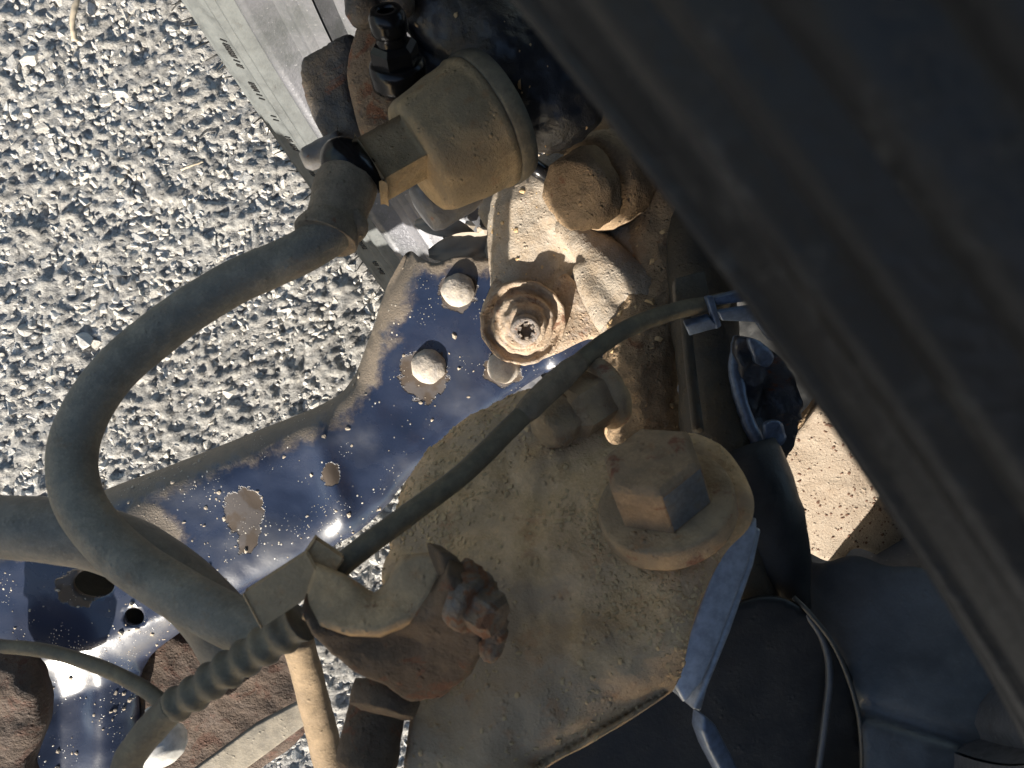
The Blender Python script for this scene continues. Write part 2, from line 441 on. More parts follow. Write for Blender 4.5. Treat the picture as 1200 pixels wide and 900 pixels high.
def tyre_mat():
    q = NB('tyre_rubber')
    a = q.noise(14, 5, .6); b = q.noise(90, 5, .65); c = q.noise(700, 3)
    sunlit_bloom = q.attr('sunlit_bloom')
    m = q.math('MULTIPLY', q.ramp(q.math('ADD', q.math('MULTIPLY', a, .25), q.math('MULTIPLY', b, .75)), .05, .65), sunlit_bloom)
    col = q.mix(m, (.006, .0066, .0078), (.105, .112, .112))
    sc = q.math('MULTIPLY', q.ramp(q.noise(160, 6, .75), .52, .72), q.ramp(q.noise(30, 4), .42, .62))
    col = q.mix(q.math('MULTIPLY', sc, .55), col, (.085, .083, .078))
    q.bump([(c, .00025), (b, .0003), (sc, .0002)])
    return q.fin(col, q.ramp(m, 0, 1, .40, .6), 0, .22)
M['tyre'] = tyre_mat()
def rim_mat():
    q = NB('silver_rim_paint')
    a = q.noise(40, 5, .6); b = q.vor(300); c = q.noise(500, 4, .7)
    grime = q.ramp(q.noise(26, 7, .7), .36, .70, .05, .95)
    col = q.mix(grime, (.135, .136, .152), (.055, .06, .062)); col = q.mix(q.ramp(c, .62, .72, 0, .8), col, (.30, .30, .31))
    q.bump([(c, .0003), (a, .0004)])
    return q.fin(col, q.ramp(grime, 0, 1, .42, .65), .3, .4)
M['rim'] = rim_mat()
def asphalt_mat(name, stones):
    q = NB(name)
    a = q.noise(9, 4); b = q.noise(260, 5, .7); c = q.noise(1300, 3, .7)
    if stones:
        t = q.attr('tint'); w = q.attr('warm')
        base = q.mix(w, (.60, .585, .56), (.62, .575, .50)); base = q.mix(t, q.mix(.45, base, (.05, .05, .055)), base)
        col = q.mix(q.ramp(b, .35, .75, 0, .45), base, (.55, .53, .49)); col = q.mix(q.ramp(c, .58, .72, 0, .5), col, (.12, .115, .11))
        q.bump([(b, .0016), (c, .0005)])
    else:
        col = q.mix(q.ramp(b, .3, .7), (.20, .196, .19), (.54, .52, .485)); col = q.mix(q.ramp(a, .35, .65, 0, .3), col, (.22, .20, .175))
        q.bump([(b, .002), (c, .0006)])
    return q.fin(col, q.ramp(b, .2, .8, .7, .95), 0, .25)
M['asphalt'] = asphalt_mat('asphalt_binder', False); M['chips'] = asphalt_mat('asphalt_stone_chips', True)
def flat(name, col, rough=.8):
    q = NB(name); n_ = q.noise(120, 4); return q.fin(q.mix(n_, col, tuple(c * .6 for c in col)), rough)
M['crumb'] = flat('dry_mud_clods', (.62, .43, .23), .9); M['crumb_light'] = flat('pale_dust_clods', (.50, .42, .33), .9)
M['straw'] = flat('dry_straw', (.52, .44, .33)); M['leaf'] = flat('dry_leaf', (.36, .31, .25)); M['hair'] = flat('rubber_hair', (.012, .012, .012), .6)
M['letter'] = flat('moulded_letter_rubber', (.02, .02, .02), .6)

# ------------------------------------------------------------------ ground
def road():
    x0, x1, y0, y1, s = -.60, .30, -.46, .54, .0024
    xs = np.arange(x0, x1 + 1e-6, s); ys = np.arange(y0, y1 + 1e-6, s); nx, ny = len(xs), len(ys)
    V = [(x, y, .0022 + .0026 * fbm((x, y, 0), 60, 3) + .0034 * fbm((x, y, 3), 210, 2)) for y in ys for x in xs]
    Fc = [(j * nx + i, j * nx + i + 1, (j + 1) * nx + i + 1, (j + 1) * nx + i) for j in range(ny - 1) for i in range(nx - 1)]
    # a skirt out to the horizon
    bd = [i for i in range(nx)] + [j * nx + nx - 1 for j in range(1, ny)] + [(ny - 1) * nx + i for i in range(nx - 2, -1, -1)] + [j * nx for j in range(ny - 2, 0, -1)]
    cur = bd; cx, cy = (x0 + x1) / 2, (y0 + y1) / 2
    for k in (1.6, 4, 20, 150):
        nw = []
        for i in bd:
            v = V[i]; nw.append(len(V)); V.append((cx + (v[0] - cx) * k, cy + (v[1] - cy) * k, 0))
        for a in range(len(bd)):
            b = (a + 1) % len(bd); Fc.append((cur[b], cur[a], nw[a], nw[b]))
        cur = nw
    o = obj('road', (V, Fc), M['asphalt']); o['kind'] = 'structure'
    # stone chips
    rng = np.random.default_rng(3); temps = []
    for k in range(36):
        bm = bmesh.new()
        p = rng.normal(size=(16, 3)); p /= np.linalg.norm(p, axis=1)[:, None]; p *= rng.uniform(.72, 1.1, (16, 1))
        for q in p: bm.verts.new(Vector(q))
        r = bmesh.ops.convex_hull(bm, input=list(bm.verts)); bm.normal_update(); bm.verts.index_update()
        loose = [v for v in bm.verts if not v.link_faces]
        for v in loose: bm.verts.remove(v)
        bm.verts.index_update()
        temps.append((np.array([v.co[:] for v in bm.verts]), np.array([[v.index for v in f.verts] for f in bm.faces if len(f.verts) == 3]))); bm.free()
    VV = []; FF = []; tint = []; warm = []; n = 0
    def add(x, y, r, sink):
        nonlocal n
        v, f = temps[rng.integers(36)]; q = Matrix.Rotation(rng.uniform(0, 6.3), 3, 'Z') @ Matrix.Rotation(rng.uniform(-.5, .5), 3, 'X')
        w = (v * np.array([1, rng.uniform(.65, 1), rng.uniform(.42, .7)])) @ np.array(q).T * r
        w += np.array([x, y, r * sink]); VV.append(w); FF.append(f + n); n += len(w)
        tint.append(np.full(len(w), np.clip(rng.normal(.68, .3), 0, 1))); warm.append(np.full(len(w), rng.random()))
    for s, rlo, rhi, pr, sink in ((.0150, .0066, .0100, .70, -.16), (.0090, .0040, .0066, .95, -.04), (.0052, .0020, .0036, .85, .45)):
        ax = np.arange(-.47, .17, s); ay = np.arange(-.42, .47, s)
        for x in ax:
            for y in ay:
                if rng.random() > pr: continue
                px = x + rng.uniform(-.5, .5) * s; py = y + rng.uniform(-.5, .5) * s
                if px * .811 + py * .584 > .17: continue
                big = 1 + .35 * fbm((px, py, 9), 9, 2)
                add(px, py, rng.uniform(rlo, rhi) * big, sink)
    V = np.vstack(VV); Fc = np.vstack(FF)
    me = bpy.data.meshes.new('stone_chips'); me.from_pydata(V.tolist(), [], Fc.tolist()); me.update()
    for k, a in (('tint', tint), ('warm', warm)):
        at = me.attributes.new(k, 'FLOAT', 'POINT'); at.data.foreach_set('value', np.concatenate(a).astype(np.float32))
    me.materials.append(M['chips'])
    g = bpy.data.objects.new('stone_chips', me); COL.objects.link(g); props(g, 'grey stone chips standing proud of the worn asphalt', 'gravel', None, 'stuff')
road()

def ground_at(x, y, h=.006):
    r = R @ np.array([(x - 600) / F, -(y - 450) / F, -1.0]); t = (h - C[2]) / r[2]; return C + r * t
def straw(pts, rad, name, label, cat, mat):
    c = crom([ground_at(x, y, h) for x, y, h in pts], 8)
    props(obj(name, tube(c, rad, seg=8, noise_amp=rad * .3, ns=400), mat), label, cat)
straw([(95, -14, .012), (88, 8, .013), (85, 28, .012), (88, 48, .010)], .0019, 'straw', 'pale bent straw lying on the asphalt in the far corner', 'straw', M['straw'])
straw([(212, 199, .010), (224, 194, .012), (238, 189, .010)], .0009, 'twig', 'short thin pale twig on the asphalt above the brake hose', 'twig', M['straw'])

# ------------------------------------------------------------------ wheel
PHI = -.9408; CAMB = -.0233
WU = np.array([math.cos(PHI), math.sin(PHI), 0]); WN0 = np.array([-math.sin(PHI), math.cos(PHI), 0])
WV = np.array([0, 0, 1]) * math.cos(CAMB) + WN0 * math.sin(CAMB); WN = WN0 * math.cos(CAMB) - np.array([0, 0, 1]) * math.sin(CAMB)
WC = np.array([.0558, -.0281, .31]) + WN * .0048
def wp(r, o, a): return WC + (WU * math.cos(a) + WV * math.sin(a)) * r + WN * o
def wheel():
    t = thing('wheel', (WC[0] + WN[0] * .1, WC[1] + WN[1] * .1, 0), 'black road tyre on a silver rim, its inner side towards the brake', 'wheel')
    half = [(.214, .040), (.2225, .031), (.226, .022), (.2290, .0175), (.2315, .0120), (.2330, .0100), (.2350, .0095), (.2362, .0125), (.239, .0098), (.2405, .0064), (.2425, .0058), (.2432, .0078), (.246, .0060), (.255, .0024), (.2562, -.0002), (.2575, .0000), (.258, .0014), (.259, .0004), (.2605, .0010), (.263, .0004), (.264, -.0008), (.2655, 0.0), (.268, 0.0),
            (.2685, -.0016), (.2712, -.0014), (.2722, .0008), (.2742, .0010), (.2750, -.0012), (.2776, -.0008), (.2786, .0016), (.2806, .0020), (.2815, -.0002), (.2842, .0006), (.2853, .0034), (.2872, .0040), (.2882, .0018), (.2905, .0034), (.2916, .0064), (.2945, .0075),
            (.299, .0115), (.303, .0170), (.3065, .0235), (.3085, .0300), (.3093, .0420), (.3035, .0425), (.3035, .0500), (.3095, .0505), (.310, .0760), (.3040, .0765), (.3040, .0850), (.3100, .0855), (.3100, .1025)]
    prof = half + [(r, .205 - o) for r, o in half[-2::-1]]
    seg = 420; V = []; bl = []; m = len(prof)
    for k in range(seg):
        a = 2 * math.pi * k / seg
        gro = (k % 7) in (0,)
        for r, o in prof:
            rr = r
            if gro and r > .2990 and (o < .042 or o > .163): rr = r - .005 * min(1, (r - .299) / .006)
            V.append(wp(rr, o, a)); bl.append((1.0 if r < .3 else .25) * (.03 + .97 * min(1, max(0, (math.cos(a - math.radians(243)) - .30 + .25 * fbm((a * 3, r * 40, 0), 1, 3)) / .35))))  # paler lower sector: sunlit grey of the far tyre painted into the colour
    Fc = [(k * m + j, ((k + 1) % seg) * m + j, ((k + 1) % seg) * m + j + 1, k * m + j + 1) for k in range(seg) for j in range(m - 1)]
    ty = obj('tyre', (V, Fc), M['tyre'], t, attr={'sunlit_bloom': bl})
    # vent hairs
    rng = np.random.default_rng(5); out = []
    for row, (r, o) in enumerate(((.2865, .0026), (.2945, .0074), (.303, .0168))):
        a0 = math.radians(205)
        while a0 < math.radians(300):
            a0 += rng.uniform(.011, .034)
            p = wp(r, o, a0); dirn = unit(-WN * .8 + (WU * math.cos(a0) + WV * math.sin(a0)) * (.25 + .5 * row) + rng.normal(size=3) * .16)
            L = rng.uniform(.006, .012); b = rng.normal(size=3) * .0015
            out.append(tube(np.array([p, p + dirn * L * .5 + b * .3, p + dirn * L + b]), [.00062, .0005, .0003], seg=5))
    obj('vent_hairs', join(*out), M['hair'], ty, kind='stuff')
    # raised characters moulded on the sidewall: only their strokes can be made out
    out = []
    def stroke(a, r0, r1, da, w):
        n = 4; pts = []
        for i in range(n):
            f = i / (n - 1); r = r0 + (r1 - r0) * f; aa = a + da * f
            o = np.interp(r, [.239, .246, .255], [.0098, .0060, .0024]) - .0004
            pts.append(wp(r, o, aa))
        out.append(tube(np.array(pts), w, seg=5))
    a0 = math.radians(214)
    words_ = [7, 5, 2, 4, 6, 3, 8, 4, 6, 5, 3, 7]
    for wn in words_:
        for c_ in range(wn):
            k = rng.integers(4)
            stroke(a0, .2480, .2525, 0, .0004)
            if k != 0: stroke(a0 + .006, .2480, .2525, rng.uniform(-.003, .003), .0004)
            if k in (1, 3): stroke(a0, .2525, .2525, .006, .0004)
            if k in (2, 3): stroke(a0, .2502, .2502, .006, .0004)
            a0 += .0115
        a0 += .04
    obj('moulded_lettering', join(*out), M['letter'], ty)
    # rim
    rp = [(.205, .046), (.2165, .0335), (.2255, .0300), (.2290, .0255), (.2288, .0195), (.2265, .0165), (.2235, .0170), (.2215, .0205), (.2205, .0330), (.2195, .0345), (.2130, .0350), (.2105, .0365), (.2095, .0480), (.2085, .0560), (.2020, .0580), (.1985, .0640), (.1965, .0760), (.1985, .0800), (.1985, .0860), (.1960, .0890),
          (.1945, .1000), (.1935, .1300), (.1930, .1600), (.1900, .1720), (.186, .1745), (.1955, .1800), (.2055, .1760), (.2080, .0600), (.2050, .0470)]
    seg = 220; m = len(rp); V = [wp(r, o, 2 * math.pi * k / seg) for k in range(seg) for r, o in rp]
    Fc = [(k * m + j, k * m + j + 1, ((k + 1) % seg) * m + j + 1, ((k + 1) % seg) * m + j) for k in range(seg) for j in range(m - 1)]
    rim = obj('rim', (V, Fc), M['rim'], t)
    for k in range(7):
        a = 2 * math.pi * (k + .3) / 7; pts = [wp(r, .168 + .012 * math.sin(r / .19 * 3), a) for r in np.linspace(.04, .189, 8)]
        obj('spoke', tube(np.array(pts), np.linspace(.022, .017, 8), seg=12), M['rim'], rim)
    obj('wheel_hub', lathe(wp(0, .15, 0), WN, [(.062, 0), (.065, .01), (.06, .03), (.03, .034)], seg=40), M['rim'], t)
    # grit lying in the bottom of the barrel
    v, f = ico(1); out = []
    for i in range(900):
        a = math.radians(rng.uniform(225, 315)); o = rng.uniform(.062, .15); r = .1945
        rad = .0006 + .0032 * rng.random() ** 3
        out.append((wp(r - rad * .3, o, a) + v * (1 + .4 * rng.normal(size=(len(v), 1)).clip(-1, 1)) * rad, f))
    obj('road_grit', join(*out), M['crumb_light'], rim, smooth=False, kind='stuff')
wheel()
def leaf(cx, cy, d, ax, ay, L, Wd, label):
    """curled dry leaf: a bent, thick little blade"""
    c = P(cx, cy, d); ax = DV(*ax); nrm = unit(np.array([0, 0, 1.0]) - ax * ax[2]); ay = np.cross(nrm, ax); V = []; n1, n2 = 14, 7
    for h in (0.0, -.0006):
        for i in range(n1):
            s = i / (n1 - 1); w = Wd * math.sin(math.pi * min(1, .06 + s * .93)) ** .8
            for j in range(n2):
                q = (j / (n2 - 1) - .5) * 2
                p = c + ax * (s - .5) * L + ay * q * w * .5 + nrm * (abs(q) * w * .35 + .006 * math.sin(s * 3) + .003 * fbm((s * 3, q, cx), 2, 3) + h); V.append(p)
    Fc = []; o2 = n1 * n2
    for i in range(n1 - 1):
        for j in range(n2 - 1):
            a = i * n2 + j; Fc.append((a, a + 1, a + n2 + 1, a + n2)); Fc.append((a + o2, a + n2 + o2, a + n2 + 1 + o2, a + 1 + o2))
    for i in range(n1 - 1):
        for j in (0, n2 - 1):
            a = i * n2 + j; Fc.append((a, a + n2, a + n2 + o2, a + o2))
    props(obj('dry_leaf', (V, Fc), M['leaf']), label, 'leaf', 'dry leaves inside the rim')
leaf(548, 292, .425, (1, -.12, 0), 0, .042, .016, 'curled pale dry leaf just above the tip of the control arm')
leaf(522, 268, .435, (1, .18, 0), 0, .034, .012, 'narrow dry leaf inside the rim below the caliper cap')

# ------------------------------------------------------------------ control arm
ARM = Plane(615, 378, .417, .07, .13)
def control_arm():
    t = thing('control_arm', ARM.at(300, 600), 'glossy black pressed steel control arm with peeling paint and dust specks', 'control arm')
    ol = [(478, 293), (464, 312), (447, 345), (430, 395), (410, 446), (380, 475), (300, 509), (200, 549), (120, 579), (20, 618), (-60, 655), (-70, 800), (-60, 930), (60, 940), (145, 930), (146, 860), (158, 792),
          (220, 741), (300, 692), (400, 640), (452, 598), (472, 572), (540, 510), (640, 440), (735, 400), (705, 330), (640, 312), (565, 302), (535, 300), (512, 308), (494, 303)]
    up_edge = np.array([(478, 293), (447, 345), (430, 395), (410, 446), (380, 475), (300, 509), (200, 549), (120, 579), (20, 618), (-60, 655)], float)
    low_edge = np.array([(146, 900), (146, 860), (158, 792), (220, 741), (300, 692), (400, 640), (452, 598), (472, 572), (540, 510), (640, 440)], float)
    def dpoly(x, y, pl):
        return dist_to(x, y, pl, [True] * (len(pl) - 1) + [False])
    g = lambda x, y, cx, cy, sx, sy, ang=0: np.exp(-((((x - cx) * math.cos(ang) + (y - cy) * math.sin(ang)) / sx) ** 2 + ((-(x - cx) * math.sin(ang) + (y - cy) * math.cos(ang)) / sy) ** 2))
    def relief(x, y, D):
        du = dpoly(x, y, up_edge); dl = dpoly(x, y, low_edge)
        h = -.017 * (1 - np.sqrt(np.clip(1 - (1 - np.clip(du / 46, 0, 1)) ** 2, 0, 1)))
        h += -.011 * (1 - np.sqrt(np.clip(1 - (1 - np.clip(dl / 48, 0, 1)) ** 2, 0, 1)))
        h += .0035 * g(x, y, 392, 575, 16, 62, -.35) - .004 * g(x, y, 345, 570, 45, 60)      # pressed rib and the hollow beside it
        h += -.006 * g(x, y, 470, 470, 60, 95, .7) * .6
        h += -.010 * np.clip((y - 770 + (x - 60) * .35) / 60, 0, 1) * np.clip((x - 30) / 30, 0, 1)
        h += .004 * g(x, y, 110, 850, 20, 80)
        h += .003 * g(x, y, 160, 640, 60, 30, .5)
        return h
    def peel(x, y, D):
        e = lambda cx, cy, a, b, an=0: np.clip(1 - np.sqrt((((x - cx) * math.cos(an) + (y - cy) * math.sin(an)) / a) ** 2 + ((-(x - cx) * math.sin(an) + (y - cy) * math.cos(an)) / b) ** 2) * .5, 0, 1)
        return np.maximum.reduce([e(286, 600, 23, 27), e(292, 628, 12, 24, .3) * .97, e(497, 440, 27, 31), e(388, 556, 13, 16) * .88, e(92, 690, 26, 20), e(537, 342, 22, 22), e(590, 432, 22, 22)])
    def lip(x, y, D):
        du = dpoly(x, y, up_edge); dtop = dpoly(x, y, np.array([(478, 293), (494, 303), (512, 308), (535, 300), (640, 312)], float))
        cor = g(x, y, 180, 610, 60, 22, .6)
        return np.maximum.reduce([np.clip(1 - du / 60, 0, 1), np.clip(1 - dtop / 40, 0, 1) * .8, cor * 1.0])
    holes = [[(110 + 25 * math.cos(a) , 684 + 17 * math.sin(a)) for a in np.linspace(0, 6.2832, 24, endpoint=False)], [(157 + 12 * math.cos(a), 723 + 11 * math.sin(a)) for a in np.linspace(0, 6.2832, 18, endpoint=False)]]
    geo, A, top = sheet(ol, ARM, .003, 6, relief, holes, attrs={'peel': peel, 'lip': lip}, nz=.0007, ns=40)
    obj('arm_plate', geo, M['arm'], t, attr=A)
    obj('lower_shell', sheet([(-40, 650), (60, 640), (150, 640), (240, 690), (160, 770), (60, 790), (-40, 790)], Plane(110, 700, .417 + .035, .07, .13), .002, 14)[0], M['black'], t)
    for x, y, r in ((537, 340, 19), (502, 430, 20), (590, 430, 19)):
        R_ = r * .42 / F; c = ARM.at(x, y, .0)
        i = np.argmin(np.hypot(*( (top[0] - c) @ np.c_[RX, RY]).T)); c = c + ARM.n * (top[2][i])
        pr = [(R_ * 1.02, -.004), (R_ * 1.02, .0012)] + [(R_ * math.cos(a), .0012 + R_ * .52 * math.sin(a)) for a in np.linspace(.08, 1.5, 9)]
        obj('rivet', lathe(c, ARM.n, pr, seg=28, noise_amp=.0006, ns=260), M['rivet'], t)
    obj('dirt_crumbs', join(crumbs((top[0], top[1]), 260, .0004, .0016, 11, lambda c: np.array([1.0 + 3 * (abs(q[0] + .1) < .04) for q in c]))), M['crumb_light'], t, smooth=False, kind='stuff')
M['rivet'] = dirty('dusty_rivet', (.30, .28, .27), (.47, .41, .34), .6, .45, .2, RUST, .1, 120, .0002, -.2)
control_arm()

def ball_joint():
    BJ = Plane(615, 375, .402, .02, .28)
    t = thing('ball_joint', BJ.at(615, 380), 'dusty round ball joint with a stepped cup and star socket stud', 'ball joint')
    geo, A, top = sheet([(572, 345), (590, 318), (640, 305), (690, 345), (722, 385), (712, 402), (690, 398), (655, 414), (622, 425), (592, 418), (574, 396), (566, 370)], Plane(615, 378, .408, .06, .14), .006, 6,
                        None, round_r=10, round_d=.002, nz=.0012, ns=120)
    obj('flange', geo, M['joint'], t)
    ax = DV(.08, .32, 1); c = BJ.at(613, 379)
    s = .402 / F * 1.07
    prof = [(44 * s, -.010), (47 * s, -.004), (47.5 * s, .0006), (46 * s, .0018), (43 * s, .0012), (40 * s, -.001), (36 * s, -.0015), (33.5 * s, 0), (33 * s, .0035), (31 * s, .0045), (27 * s, .0042), (25 * s, .005), (24 * s, .0085), (21 * s, .0098), (18 * s, .0095)]
    obj('cup', lathe(c, ax, fine(prof, .0008), seg=56, noise_amp=.0012, ns=170), M['joint'], t)
    obj('stud', lathe(c, ax, fine([(15.5 * s, .006), (16 * s, .0145), (15 * s, .0165), (9 * s, .0168), (7.5 * s, .0125), (1 * s, .0120)], .0015), seg=26, noise_amp=.0004, ns=300), M['stud'], t)
    v = []
    for k in range(6):
        a = k * math.pi / 3; n = unit(np.cross(ax, [.3, .7, .2])); b = np.cross(ax, n)
        v.append(box(c + ax * .0150 + (n * math.cos(a) + b * math.sin(a)) * 7.6 * s, n * math.cos(a) + b * math.sin(a), ax, np.cross(n * math.cos(a) + b * math.sin(a), ax), 2.6 * s, .0042, 3.2 * s, .0002))
    obj('socket_teeth', join(*v), M['stud'], t, smooth=False)
M['joint'] = dirty('dusty_joint', (.20, .21, .24), (.40, .32, .24), .72, .5, .15, RUST, .35, 70, .0008, -.1, dust2=(.30, .21, .14))
M['stud'] = dirty('worn_stud', (.20, .20, .22), (.30, .24, .19), .6, .55, .2, RUST, .3, 150, .0004, 0)
ball_joint()

# ------------------------------------------------------------------ steering knuckle
def knuckle():
    t = thing('steering_knuckle', P(700, 300, .40), 'cast steering knuckle caked in pale dust between ball joint and strut', 'steering knuckle')
    body = cast([chain([(612, 345, .425, 44), (625, 290, .42, 58), (645, 245, .415, 66), (690, 250, .405, 60)]),
                 chain([(590, 245, .45, 30), (640, 235, .43, 40)]),
                 chain([(690, 262, .395, 32), (738, 288, .384, 38), (770, 335, .374, 36), (776, 395, .367, 32)])], .0016, 6, .0016, 55, .0008)
    b = obj('casting', body, M['knuckle'], t)
    lobe = cast([chain([(668, 268, .385, 18), (694, 290, .375, 24), (722, 322, .368, 30), (748, 345, .365, 34)]), chain([(690, 318, .372, 20), (712, 358, .368, 26), (742, 400, .366, 26), (762, 430, .37, 20)])], .0012, 5, .0008, 90, .0004)
    obj('lower_lug', lobe, M['knuckle'], t)
    wall = cast([chain([(690, 200, .415, 56), (740, 215, .40, 62), (785, 235, .385, 70)]), chain([(700, 170, .42, 48), (770, 180, .40, 66)]), chain([(790, 250, .385, 56), (770, 330, .372, 46), (755, 400, .362, 46), (752, 470, .352, 44), (762, 540, .345, 46)]), chain([(735, 420, .372, 30), (722, 490, .362, 30)])], .0016, 5, .0022, 70, .0012)
    w = obj('web', wall, M['knuckle_dark'], t)
    ax = DV(-.62, .35, .7); c = P(690, 222, .352); s = .352 / F
    obj('dark_backing', cast([chain([(800, 230, .44, 60), (860, 320, .445, 64), (900, 400, .445, 64), (930, 470, .44, 50)])], .002, 4, .002, 60), M['black'], t)  # added dark mass that fills the black gap behind the knuckle
    obj('lug_boss', lathe(P(700, 215, .360), ax, fine([(58 * s, -.02), (58 * s, 0), (54 * s, .003), (30 * s, .0035)], .002), seg=36, noise_amp=.0012), M['knuckle_dark'], t)
    obj('bolt_head', lathe(c, ax, fine([(45 * s, 0), (45 * s, .0105), (41 * s, .0135), (20 * s, .0150), (3 * s, .0152)], .0015), seg=30, noise_amp=.0026, ns=90), M['knuckle_dark'], t)
    obj('black_sleeve', tube(np.array([P(612, 186, .375), P(650, 212, .378)]), 10 * .375 / F, seg=14), M['black_metal'], t)
    V, Fc = body
    obj('dirt_crumbs', join(crumbs(body, 260, .0004, .0018, 21), crumbs(wall, 260, .0005, .0024, 22)), M['crumb'], t, smooth=False, kind='stuff')
knuckle()

# ------------------------------------------------------------------ brake caliper
def caliper():
    t = thing('brake_caliper', P(520, 120, .33), 'dark cast brake caliper with ochre dusty round cap beside the tyre', 'brake caliper')
    def block(name, ol, pl, mat):
        obj(name, sheet(ol, pl, .026, 5, None, round_r=15, round_d=.0045, nz=.0011, ns=110)[0], mat, t)
    block('left_finger', [(347, 70), (372, 52), (404, 36), (414, 62), (408, 96), (424, 150), (430, 196), (404, 202), (378, 170), (353, 118)], Plane(385, 120, .337, -.35, .1), M['caliper'])
    block('right_finger', [(414, 30), (440, 14), (462, 50), (456, 96), (472, 128), (484, 182), (456, 206), (428, 184), (409, 124), (402, 78)], Plane(435, 110, .322, -.2, .15), M['caliper_rusty'])
    obj('top_lug', cast([chain([(425, -30, .32, 26), (424, 12, .318, 22)]), chain([(462, -24, .315, 22), (468, 4, .315, 18)])], .0011, 4, .001, 90), M['caliper'], t)
    body = cast([chain([(500, -20, .335, 56), (560, 40, .335, 62), (620, 95, .33, 66), (648, 118, .328, 60)]), chain([(470, 90, .345, 40), (520, 120, .345, 46), (580, 150, .34, 44)]), chain([(600, 10, .34, 60), (660, 90, .332, 40)]),
                 chain([(450, 120, .34, 26), (470, 170, .335, 26)])], .0016, 5, .0022, 50, .0008)
    obj('housing', body, M['housing'], t)
    ax = DV(-.82, .54, .22); c = P(562, 146, .305); s = .305 / F
    cp = obj('end_cap', lathe(c, ax, fine([(74 * s, -.003), (80 * s, -.001), (80.5 * s, .001), (79.5 * s, .002), (78 * s, .003), (72 * s, .020), (69 * s, .0255), (66 * s, .0275), (60 * s, .0285), (20 * s, .0285)], .0015), seg=60, noise_amp=.0007, ns=60), M['cap'], t)
    obj('cap_seal', lathe(c, ax, [(79 * s, -.009), (81.5 * s, -.006), (82 * s, -.0025), (79 * s, -.0015)], seg=60), M['rubber'], t)
    tc = P(461, 186, .292)
    obj('hex_plug', box(tc, ax, DV(.54, .82, .1), np.cross(ax, DV(.54, .82, .1)), .0185, .0180, .0150, .0022, 3), M['cap'], t, smooth='auto')
    # pin housing under the cap
    obj('pin_boss', lathe(P(530, 224, .335), DV(-.80, .55, .15), fine([(34 * s, -.008), (36 * s, .0), (35 * s, .012), (31 * s, .0155), (20 * s, .016)], .002), seg=36, noise_amp=.0008, ns=90), M['grey_metal'], t)
    obj('guide_pin', lathe(P(402, 168, .335), DV(-.9, .38, -.05), fine([(18 * s, 0), (17 * s, .010), (16 * s, .0165), (11 * s, .0185)], .002), seg=24, noise_amp=.0005), M['grey_metal'], t)
    # bleed nipple
    ax2 = DV(-.08, -.62, .78); b = P(466, 80, .305)
    nip = obj('bleed_nipple', lathe(b, ax2, fine([(34 * s, -.006), (34 * s, .001), (31 * s, .003), (19 * s, .0035), (18 * s, .014), (21 * s, .0148), (21 * s, .0205), (17 * s, .023), (10 * s, .023), (9 * s, .017)], .0015), seg=32), M['black_metal'], t)
    obj('hex_nut', hexnut(b + ax2 * .002, ax2, 28 * s, .0085, .0012), M['black_metal'], nip, smooth=False)
    # grime
    obj('dirt_crumbs', crumbs(body, 150, .0004, .0018, 31), M['crumb'], t, smooth=False, kind='stuff')
M['caliper_rusty'] = dirty('rusty_caliper_casting', (.06, .045, .035), (.20, .145, .095), .6, .6, 0, RUST, .5, 60, .0007, .1)
M['housing'] = dirty('oily_caliper_housing', (.028, .032, .042), (.13, .11, .08), .30, .36, .25, RUST, .15, 40, .0007, .15)
caliper()

# ------------------------------------------------------------------ brake hose
def hose():
    t = thing('brake_hose', P(90, 560, .25), 'thick black rubber brake hose curving over the asphalt to the caliper', 'hose')
    path = [(392, 262, .278), (384, 277, .276), (345, 300, .272), (270, 334, .268), (195, 383, .262), (125, 446, .256), (87, 520, .25), (92, 585, .244), (135, 643, .238), (200, 690, .232), (262, 724, .226), (318, 750, .220)]
    obj('hose', ptube(path, .0074, 12, seg=28, noise_amp=.00025, ns=60), M['hose'], t)
    sl = [(410, 206, .288, .0088), (408, 213, .287, .0108), (402, 228, .284, .0112), (396, 246, .281, .0104), (391, 260, .279, .0099), (387, 269, .2775, .0108), (384, 275, .277, .0114), (382, 280, .2765, .0108), (381, 283, .276, .0070)]
    obj('crimp_sleeve', ptube(sl, None, 8, seg=30, noise_amp=.0006, ns=110), M['sleeve'], t)
    obj('sleeve_rim', ptube([(412, 248, .276, .003), (420, 268, .278, .0035), (402, 288, .280, .002)], None, 6, seg=12), M['sleeve'], t)
    obj('banjo_fitting', cast([chain([(402, 186, .287, 27), (418, 200, .285, 26), (440, 208, .29, 20)])], .001, 3, .0004, 90), M['black_metal'], t)
M['sleeve'] = dirty('dusty_crimp_sleeve', (.07, .06, .05), (.24, .185, .125), .66, .55, .1, RUST, .3, 50, .0004, .4)
hose()

